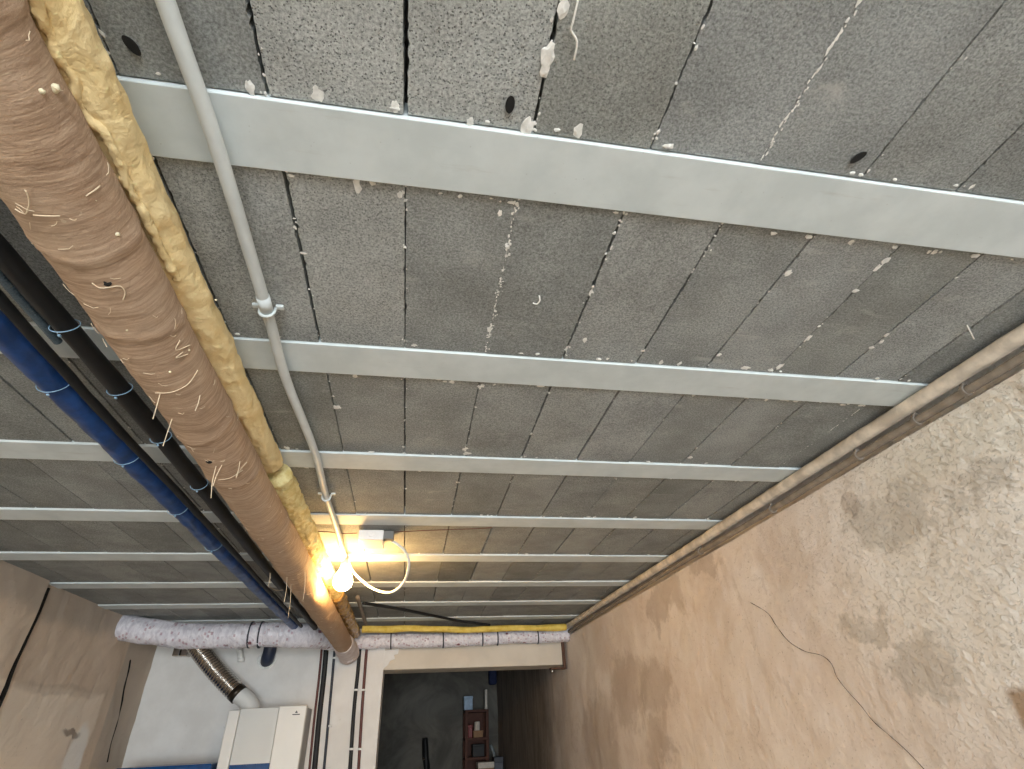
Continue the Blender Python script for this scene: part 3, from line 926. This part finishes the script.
BULB = at_y(343, 580, 2.80)
lamp = empty('bare_bulb', BULB, 'glowing bare light bulb hanging in a white socket below the conduit', 'lamp')
prof = [(0.0, -0.052), (0.016, -0.050), (0.032, -0.041), (0.043, -0.024), (0.046, -0.004), (0.042, 0.016), (0.031, 0.038), (0.021, 0.052), (0.018, 0.060)]
def lathe(name, prof, c, mat, parent, seg=28):
    bm = bmesh.new(); rings = []
    for r, z in prof:
        rings.append([bm.verts.new((c.x + math.cos(2 * PI * k / seg) * r, c.y + math.sin(2 * PI * k / seg) * r, c.z + z)) for k in range(seg)] if r > 0 else [bm.verts.new((c.x, c.y, c.z + z))])
    for a, b in zip(rings, rings[1:]):
        for k in range(seg):
            k2 = (k + 1) % seg
            if len(a) == 1: bm.faces.new((a[0], b[k2], b[k]))
            elif len(b) == 1: bm.faces.new((a[k], a[k2], b[0]))
            else: bm.faces.new((a[k], a[k2], b[k2], b[k]))
    if len(rings[-1]) > 1: bm.faces.new(rings[-1])
    return link_mesh(name, bm, mat, parent, True)
lathe('bulb', prof, BULB, M['bulb'], lamp)
lathe('socket', [(0.0, 0.054), (0.021, 0.054), (0.022, 0.075), (0.017, 0.090), (0.010, 0.094), (0.0, 0.094)], BULB, M['box'], lamp)

# junction box on the ceiling
b0 = at_z(359, 529.5, ZC); b1 = at_z(384, 529.5, ZC)
yb = at_z(371, 529.5, ZC).y; BZ = at_y(371, 539.5, yb).z
# depth of the box from the far edge of the underside
BY1 = at_z(371, 549, BZ).y
jb = empty('junction_box', ((b0.x + b1.x) / 2, yb, ZC), 'white junction box on the ceiling beside the bulb', 'junction box')
new_box('housing', (b0.x, yb, BZ), (b1.x, BY1, ZC - 0.0005), M['box'], jb, 0.004)
bm = bmesh.new(); bmesh.ops.create_cone(bm, cap_ends=True, segments=24, radius1=0.014, radius2=0.012, depth=0.004)
bmesh.ops.rotate(bm, matrix=Matrix.Rotation(PI / 2, 3, 'X'), verts=bm.verts)
bmesh.ops.translate(bm, vec=((b0.x + b1.x) / 2 + 0.002, yb - 0.001, (ZC + BZ) / 2 + 0.002), verts=bm.verts)
link_mesh('knockout', bm, M['box'], jb)
q = at_z(394, 529.5, ZC)
o = new_box('cuboid', (b1.x - 0.001, yb + 0.012, BZ + 0.008), (q.x, yb + 0.055, ZC - 0.001), M['boxgrey'], jb, 0.002); tag(o, 'grey connector on the side')  # plain grey block beside the housing
# white cable from the box round to the lamp
path = [((384, 538), yb + 0.06), ((392, 541), yb + 0.06), ((403, 549), yb + 0.08), ((409, 562), yb + 0.13), ((405, 580), yb + 0.24), ((396, 590), yb + 0.33), ((386, 592.5), yb + 0.38), ((372, 588), yb + 0.45), ((358, 577), yb + 0.50), ((351, 568), 2.88), ((348, 560), 2.84)]
pts = [at_y(a[0], a[1], Y) for a, Y in path]
pts.append(BULB + Vector((0.003, 0, 0.094)))
lc = tube('lamp_cable', pts, 0.0062, M['clip'], None, 10, 0.02); tag(lc, 'white cable looping from the junction box to the bulb', 'cable')
# thin wires
pts = [at_z(px, py, ZC - 0.004) for px, py in ((312, 531), (330, 532), (344, 533.5), (357, 533))]
tag(tube('thin_wire', pts, 0.0022, M['copper'], None, 6, 0.03), 'thin brown wire running left from the junction box', 'wire')
pts = [at_z(px, py, ZC - 0.004) for px, py in ((394, 532), (425, 530.5), (452, 529.5), (480, 528.5), (492, 527.5))]
tag(tube('thin_wire', pts, 0.0018, M['copper'], None, 6, 0.03), 'thin brown wire running right from the junction box', 'wire')
# black hose slanting across the ceiling near the far wall
pts = [at_z(363, 603, ZC - 0.014), at_z(400, 609, ZC - 0.014), at_z(440, 617, ZC - 0.016), at_z(463, 621.5, ZC - 0.016), at_z(490, 625, ZC - 0.030)]
tag(tube('black_hose', pts, 0.0105, M['black'], None, 12, 0.03), 'black hose slanting across the ceiling near the far wall', 'hose')
pts = [at_z(357.5, 597, ZC - 0.014), at_z(362, 612, ZC - 0.014), at_z(366, 624, ZC - 0.014)]
tag(tube('short_pipe', pts, 0.013, M['lath'], None, 12, 0.03), 'short grey pipe on the ceiling behind the bulb', 'pipe')

# ------------------------------------------------------------------ printed insulated ducts along the far wall
def wrap_rad(r):
    return lambda s, a: r + 0.010 * noise.noise(Vector((s * 7, math.cos(a) * 1.6, math.sin(a) * 1.6))) * r * 9 + 0.004 * noise.noise(Vector((s * 26, math.cos(a) * 3, math.sin(a) * 3)))
dl = empty('insulated_duct', at_y(240, 635, 4.45), 'thick white duct with red print along the far wall left of the brown pipe', 'duct')
lp = [Vector((XL - 0.02, 4.42, at_y(121, 627, 4.42).z)), at_y(140, 630, 4.43), at_y(184, 635.5, 4.44), at_y(230, 635.5, 4.45), at_y(278, 634.5, 4.46), at_y(308, 636, 4.52), at_y(330, 638, 4.74), at_y(346, 641, 4.98)]
bm = bmesh.new(); sweep(bm, resample(lp, 0.02), wrap_rad(0.083), 36)
link_mesh('film_jacket', bm, M['print'], dl, True)
def band(parent, c, d, r, w, mat, name='tape_band'):
    bm = bmesh.new(); sweep(bm, [c - d * w / 2, c + d * w / 2], r, 32); return link_mesh(name, bm, mat, parent, True)
for px in (251, 261):
    c = at_y(px, 634.7, 4.455); band(dl, c, Vector((1, 0.02, 0)), 0.090, 0.010, M['bluepipe'])
dr = empty('insulated_duct', at_y(460, 639, 5.0), 'thinner white duct with red print above the doorway lintel', 'duct')
rp = [at_y(350, 642, 5.0), at_y(385, 641, 5.0), at_y(420, 640.5, 5.0), at_y(460, 639.5, 5.0), at_y(500, 637, 5.0), at_y(541, 636, 5.0), at_y(568, 634.5, 5.0)]
bm = bmesh.new(); sweep(bm, resample(rp, 0.02), wrap_rad(0.058), 32)
link_mesh('film_jacket', bm, M['print'], dr, True)
for px, py in ((391, 641), (443, 640), (482, 638.2), (497, 637.5), (537, 636.2)):
    c = at_y(px, py, 5.0); band(dr, c, Vector((1, 0.0, 0.05)).normalized(), 0.064, 0.010, M['bluepipe'])
# yellow wool strip above
yp = [at_y(px, py, 4.80) for px, py in ((362, 629.5), (400, 629), (440, 629), (470, 630), (500, 628), (540, 628), (566, 627))]
bm = bmesh.new(); sweep(bm, resample(yp, 0.02), lambda s, a: 0.024 + 0.009 * noise.noise(Vector((s * 5, math.cos(a) * 1.5, math.sin(a) * 1.5))), 24)
tag(link_mesh('yellow_lagging', bm, M['wool_bright'], None, True), 'bright yellow wool lagging above the printed duct over the doorway', 'insulation')

# ------------------------------------------------------------------ flexible duct, boiler and pipes on the white wall
fd = empty('flexible_duct', at_y(215, 668, 4.93), 'silver corrugated duct with white elbow going down into the boiler', 'duct')
fp = [at_y(192, 640, 5.03), at_y(203, 655, 4.97), at_y(215, 670, 4.92), at_y(228, 684, 4.89), at_y(236, 692, 4.88)]
def fl_rad(s, a): return 0.062 + 0.006 * math.sin(s * 2 * PI / 0.024)
bm = bmesh.new(); sweep(bm, resample(fp, 0.003), fl_rad, 28); link_mesh('corrugated_hose', bm, M['chrome'], fd, True)
c = at_y(237.5, 693.5, 4.88); dd = (at_y(242, 698, 4.88) - at_y(232, 688, 4.885)).normalized()
bm = bmesh.new(); sweep(bm, [c - dd * 0.022, c + dd * 0.022], 0.066, 28); link_mesh('clamp_band', bm, M['clamp'], fd, True)
ep = [c, at_y(245, 699, 4.88), at_y(250, 705, 4.88), at_y(252, 712, 4.88)]
bm = bmesh.new(); sweep(bm, resample(ep, 0.01), 0.060, 28); link_mesh('elbow', bm, M['boiler'], fd, True)

BF = 4.72     # boiler front
tl_ = at_y(240.5, 708, BF); tr_ = at_y(307, 706, BF)
zt = (tl_.z + tr_.z) / 2
x0 = at_y(231, 709, BF).x; x1 = tr_.x
mx0 = tl_.x; mx1 = at_y(278.5, 712, BF).x
bo = empty('boiler', ((x0 + x1) / 2, 4.9, zt - 0.8), 'white wall-hung boiler on the white wall, with three-panel front', 'boiler')
new_box('casing', (x0 + 0.005, BF + 0.03, zt - 0.85), (x1 - 0.012, 5.09, zt - 0.006), M['boiler_side'], bo, 0.006)
# left shoulder panel is angled back a little
bm = bmesh.new(); box(bm, (x0 - 0.012, BF - 0.004, zt - 0.85), (mx0, BF + 0.05, zt - 0.010), 0.006); link_mesh('left_panel', bm, M['boiler'], bo)
bm = bmesh.new(); box(bm, (mx0 + 0.002, BF + 0.008, zt - 0.44), (mx1 - 0.002, BF + 0.05, zt - 0.002), 0.003); link_mesh('middle_panel', bm, M['boiler_mid'], bo)
dz = at_y(250, 764, BF).z
bm = bmesh.new(); box(bm, (mx0 + 0.002, BF + 0.006, dz - 0.25), (mx1 - 0.002, BF + 0.05, dz), 0.003); tag(link_mesh('display', bm, M['blueglass'], bo), 'dark blue glossy display')
bm = bmesh.new(); box(bm, (mx1 + 0.001, BF - 0.002, zt - 0.85), (x1, BF + 0.05, zt + 0.004), 0.006); rp_ = link_mesh('right_panel', bm, M['boiler'], bo)
# small maker's mark: a triangle over a bar
q = at_y(296.5, 712, BF - 0.003)
bm = bmesh.new()
box(bm, (q.x - 0.026, BF - 0.0035, q.z - 0.018), (q.x + 0.026, BF - 0.001, q.z - 0.012))
t_ = [bm.verts.new((q.x - 0.010, BF - 0.0035, q.z - 0.006)), bm.verts.new((q.x + 0.010, BF - 0.0035, q.z - 0.006)), bm.verts.new((q.x, BF - 0.0035, q.z + 0.010))]
bm.faces.new(t_)
link_mesh('mark', bm, M['bluepipe'], rp_)
# blue container below left of the boiler
bz = at_y(190, 764.5, 4.65).z
xa = XL + 0.14; xb_ = x0 - 0.03
bt = empty('blue_container', ((xa + xb_) / 2, 4.8, bz - 0.5), 'dark blue glossy container top left of the boiler', 'container')
new_box('body', (xa + 0.02, 4.67, 0.0), (xb_ - 0.02, 5.05, bz - 0.03), M['blueglass'], bt, 0.02)
new_box('lid', (xa, 4.65, bz - 0.04), (xb_, 5.07, bz), M['blueglass'], bt, 0.010)

# fittings on the white wall
ft = empty('pipe_fitting', at_y(182, 652, 5.05), 'small chrome pipe fitting under the left end of the printed duct', 'fitting')
for px in (178, 186):
    c = at_y(px, 652.5, 5.06)
    bm = bmesh.new(); box(bm, (c.x - 0.026, 5.02, c.z - 0.03), (c.x + 0.026, YF + 0.002, c.z + 0.03), 0.006); link_mesh('nut', bm, M['chrome'], ft)
st = empty('white_stub', at_y(241, 652, 5.07), 'short white pipe stub on the wall above the boiler', 'pipe')
a = at_y(239, 646, 5.06); b = at_y(241, 660, 5.06)
bm = bmesh.new(); sweep(bm, [a, b], 0.022, 16); link_mesh('tube', bm, M['clip'], st, True)
bm = bmesh.new(); sweep(bm, [b + Vector((0, 0, 0.012)), b + Vector((0, 0, -0.012))], 0.026, 16); link_mesh('cap', bm, M['clip'], st, True)
hs = empty('blue_hose', at_y(268, 652, 5.06), 'dark blue hose entering a hole in the wall above the boiler', 'hose')
hp = [at_y(271, 640, 5.03), at_y(270, 650, 5.04), at_y(268, 657, 5.06), at_y(267, 661, 5.12)]
bm = bmesh.new(); sweep(bm, resample(hp, 0.01), 0.050, 20); link_mesh('tube', bm, simple('navy_hose', (34, 44, 66), 0.5), hs, True)
c = at_y(267, 659, YF)
bm = bmesh.new()
path = [Vector((c.x + math.cos(2 * PI * k / 28) * 0.066, YF - 0.002, c.z + math.sin(2 * PI * k / 28) * 0.066)) for k in range(29)]
sweep(bm, path, 0.009, 8, False); link_mesh('collar', bm, M['clip'], hs, True)


def wall_pipe(name, pix, r, mat, label, clips=(), cat='pipe', Y=None):
    Y = Y or YF - 0.016
    root = empty(name, at_y(pix[0][0], pix[0][1], Y), label, cat)
    pts = [at_y(px, py, Y) for px, py in pix]
    d = (pts[-1] - pts[-2]).normalized(); pts.append(pts[-1] + d * (pts[-1].z / -d.z))
    tube('tube', pts, r, mat, root, 14, 0.04)
    for (px, py) in clips:
        c = at_y(px, py, Y)
        bm = bmesh.new(); sweep(bm, [c + Vector((0, 0, 0.007)), c - Vector((0, 0, 0.007))], r + 0.005, 14)
        box(bm, (c.x - r - 0.008, Y - 0.004, c.z - 0.007), (c.x + r + 0.002, YF - 0.0005, c.z + 0.007), 0.002)
        link_mesh('wall_clip', bm, M['clip'], root)
    return root


wall_pipe('heating_pipe', [(326.5, 645), (324, 675), (319, 720), (314.5, 769)], 0.020, M['black'], 'thick black pipe down the white wall, first right of the boiler', ())
wall_pipe('copper_pipe', [(322, 645), (319.3, 675), (314.2, 720), (309.4, 769)], 0.009, M['copper'], 'thin brown pipe hugging the left of the thick black pipe beside the boiler')
wall_pipe('slate_pipe', [(335, 645), (332.5, 675), (328.5, 720), (324, 769)], 0.010, M['bluepipe'], 'thin dark slate pipe clipped to the wall right of the thick black one', [(334.5, 658), (330, 726)])
wall_pipe('black_pipe', [(360, 645), (358, 670), (354, 710), (350, 769)], 0.0145, M['black'], 'black pipe down the white wall, second from the doorway edge', [(356, 690), (351.5, 749)])
wall_pipe('copper_pipe', [(367, 645), (365, 670), (362, 710), (358.5, 769)], 0.0115, M['copper'], 'red-brown pipe down the white wall, nearest the doorway', [(363.5, 690), (360, 749)])

# ------------------------------------------------------------------ things in the dark room
SY = 8.62
def P(px, py, Y=SY): return at_y(px, py, Y)
sh = empty('shelf_unit', P(478, 769), 'narrow reddish wooden shelf unit in the corner of the dark room', 'shelf')
sx0, sx1 = P(465, 740).x, P(489, 740).x
zs = [P(478, 709.5).z, P(478, 737.5).z, P(478, 757).z]
for x in (sx0, sx1 - 0.04):
    for y in (SY, SY + 0.30):
        new_box('post', (x, y, 0.0), (x + 0.04, y + 0.035, zs[0]), M['wood'], sh, 0.003)
new_box('back_panel', (sx0 + 0.004, SY + 0.335, 0.05), (sx1 - 0.004, SY + 0.343, zs[0] - 0.002), M['wood'], sh)
for z in zs + [0.9, 0.45]:
    new_box('shelf_board', (sx0, SY - 0.005, z - 0.03), (sx1, SY + 0.335, z), M['wood'], sh, 0.003)


def thing_box(name, lo, hi, mat, label, cat, lid=None, bevel=0.006):
    c = ((lo[0] + hi[0]) / 2, (lo[1] + hi[1]) / 2, lo[2])
    e = empty(name, c, label, cat)
    new_box('body', lo, hi, mat, e, bevel)
    if lid:
        h = min((hi[2] - lo[2]) * 0.18, 0.06)
        new_box('lid', (lo[0] - 0.004, lo[1] - 0.004, hi[2] - h), (hi[0] + 0.004, hi[1] + 0.004, hi[2] + 0.004), lid, e, bevel)
    return e


a, b = P(464.5, 710), P(473, 696)
thing_box('carton', (a.x, SY + 0.04, zs[0] + 0.001), (b.x, SY + 0.16, b.z), M['palebl'], 'pale blue and white carton standing on the top shelf', 'box', M['palebl'])
a, b = P(485.5, 709), P(488.5, 689)
thing_box('white_strip', (a.x, SY + 0.05, zs[0] + 0.001), (a.x + 0.035, SY + 0.12, b.z), M['paper'], 'tall thin white strip standing on the top shelf', 'strip')
a, b = P(466, 735), P(474, 725)
thing_box('red_box', (sx0 + 0.045, SY + 0.02, zs[1] + 0.001), (P(473.5, 730).x - 0.012, SY + 0.2, b.z), M['red'], 'red box on the second shelf', 'box', M['red'])
a, b = P(475, 731), P(480, 725)
lathe('tin', [(0, 0), (0.036, 0), (0.038, 0.004), (0.038, 0.10), (0.034, 0.106), (0, 0.106)], Vector(((a.x + b.x) / 2, SY + 0.04, zs[1] + 0.078)), M['paper'], None)
tag(bpy.data.objects['tin'], 'small white tin on a cardboard box on the second shelf', 'tin')
a, b = P(473.5, 737), P(483, 731.2)
thing_box('cardboard_box', (a.x + 0.0, SY + 0.0, zs[1] + 0.001), (b.x, SY + 0.16, zs[1] + 0.077), M['card'], 'flat brown cardboard box under the white tin', 'box', M['card'])
a, b = P(473, 756), P(486, 744)
thing_box('black_case', (a.x, SY + 0.02, zs[2] + 0.001), (b.x - 0.02, SY + 0.24, b.z), M['black'], 'black case on the third shelf', 'case', M['black'])
pts = [P(490, 745), P(493, 752), P(494, 758)]
tag(tube('bent_pipe', [q + Vector((0, -0.05, 0)) for q in pts], 0.018, M['grey'], None, 12), 'bent grey pipe hanging over the shelf unit side', 'pipe')
a, b = P(478.5, 790, 8.3), P(494, 762, 8.3)
thing_box('carton', (a.x, 8.3, 0.0), (b.x, 8.55, b.z), M['card'], 'brown and white carton in front of the shelf unit', 'box', M['paper'])
a, b = P(495, 790, 8.35), P(503, 757, 8.35)
thing_box('bin', (a.x, 8.35, 0.0), (b.x, 8.55, b.z), simple('grey_blue_plastic', (84, 88, 98), 0.6), 'grey bin beside the brown carton in the dark room', 'bin', M['bluepipe'])
a, b = P(489, 685, 8.9), P(496.5, 675, 8.9)
thing_box('blue_bag', (a.x, 8.85, a.z), (b.x, 8.99, b.z + 0.12), M['navy'], 'dark blue bag hanging high in the dark room corner', 'bag', M['navy'], 0.03)
a, b = P(420, 800, 8.9), P(430, 738, 8.9)
e = empty('black_bag', ((a.x + b.x) / 2, 8.9, a.z), 'tall narrow black bag hanging on the dark back wall', 'bag')
bm = bmesh.new()
pts = [P(425, 738, 8.93), P(425, 745, 8.93), P(425.5, 757, 8.93), P(427, 768, 8.93), P(428, 800, 8.93)]
sweep(bm, resample(pts, 0.03), lambda s, a: 0.078 + 0.02 * noise.noise(Vector((s * 4, a, 0))) + 0.03 * min(1, s / 1.0), 20, True, 0.5); link_mesh('body', bm, M['black'], e, True)
bm = bmesh.new(); blob(bm, P(424, 759, 8.82), 0.018, 2); link_mesh('buckle', bm, M['chrome'], e, True)

# ------------------------------------------------------------------ light
w = bpy.data.worlds.new('daylight'); scene.world = w; w.use_nodes = True
bg = w.node_tree.nodes['Background']; bg.inputs[0].default_value = (0.90, 0.985, 1.05, 1); bg.inputs[1].default_value = 20.5
pl = bpy.data.lights.new('opening_portal', 'AREA'); pl.shape = 'RECTANGLE'; pl.size = 2.5; pl.size_y = 2.2
pl.cycles.is_portal = True
po = bpy.data.objects.new('opening_portal', pl); COL.objects.link(po)
po.location = (0.2, YN - 0.05, 1.1); po.rotation_euler = (PI / 2, 0, 0)

vs = scene.view_settings
vs.view_transform = 'Standard'; vs.look = 'None'; vs.gamma = 1.0; vs.use_curve_mapping = False
vs.exposure = 0.0
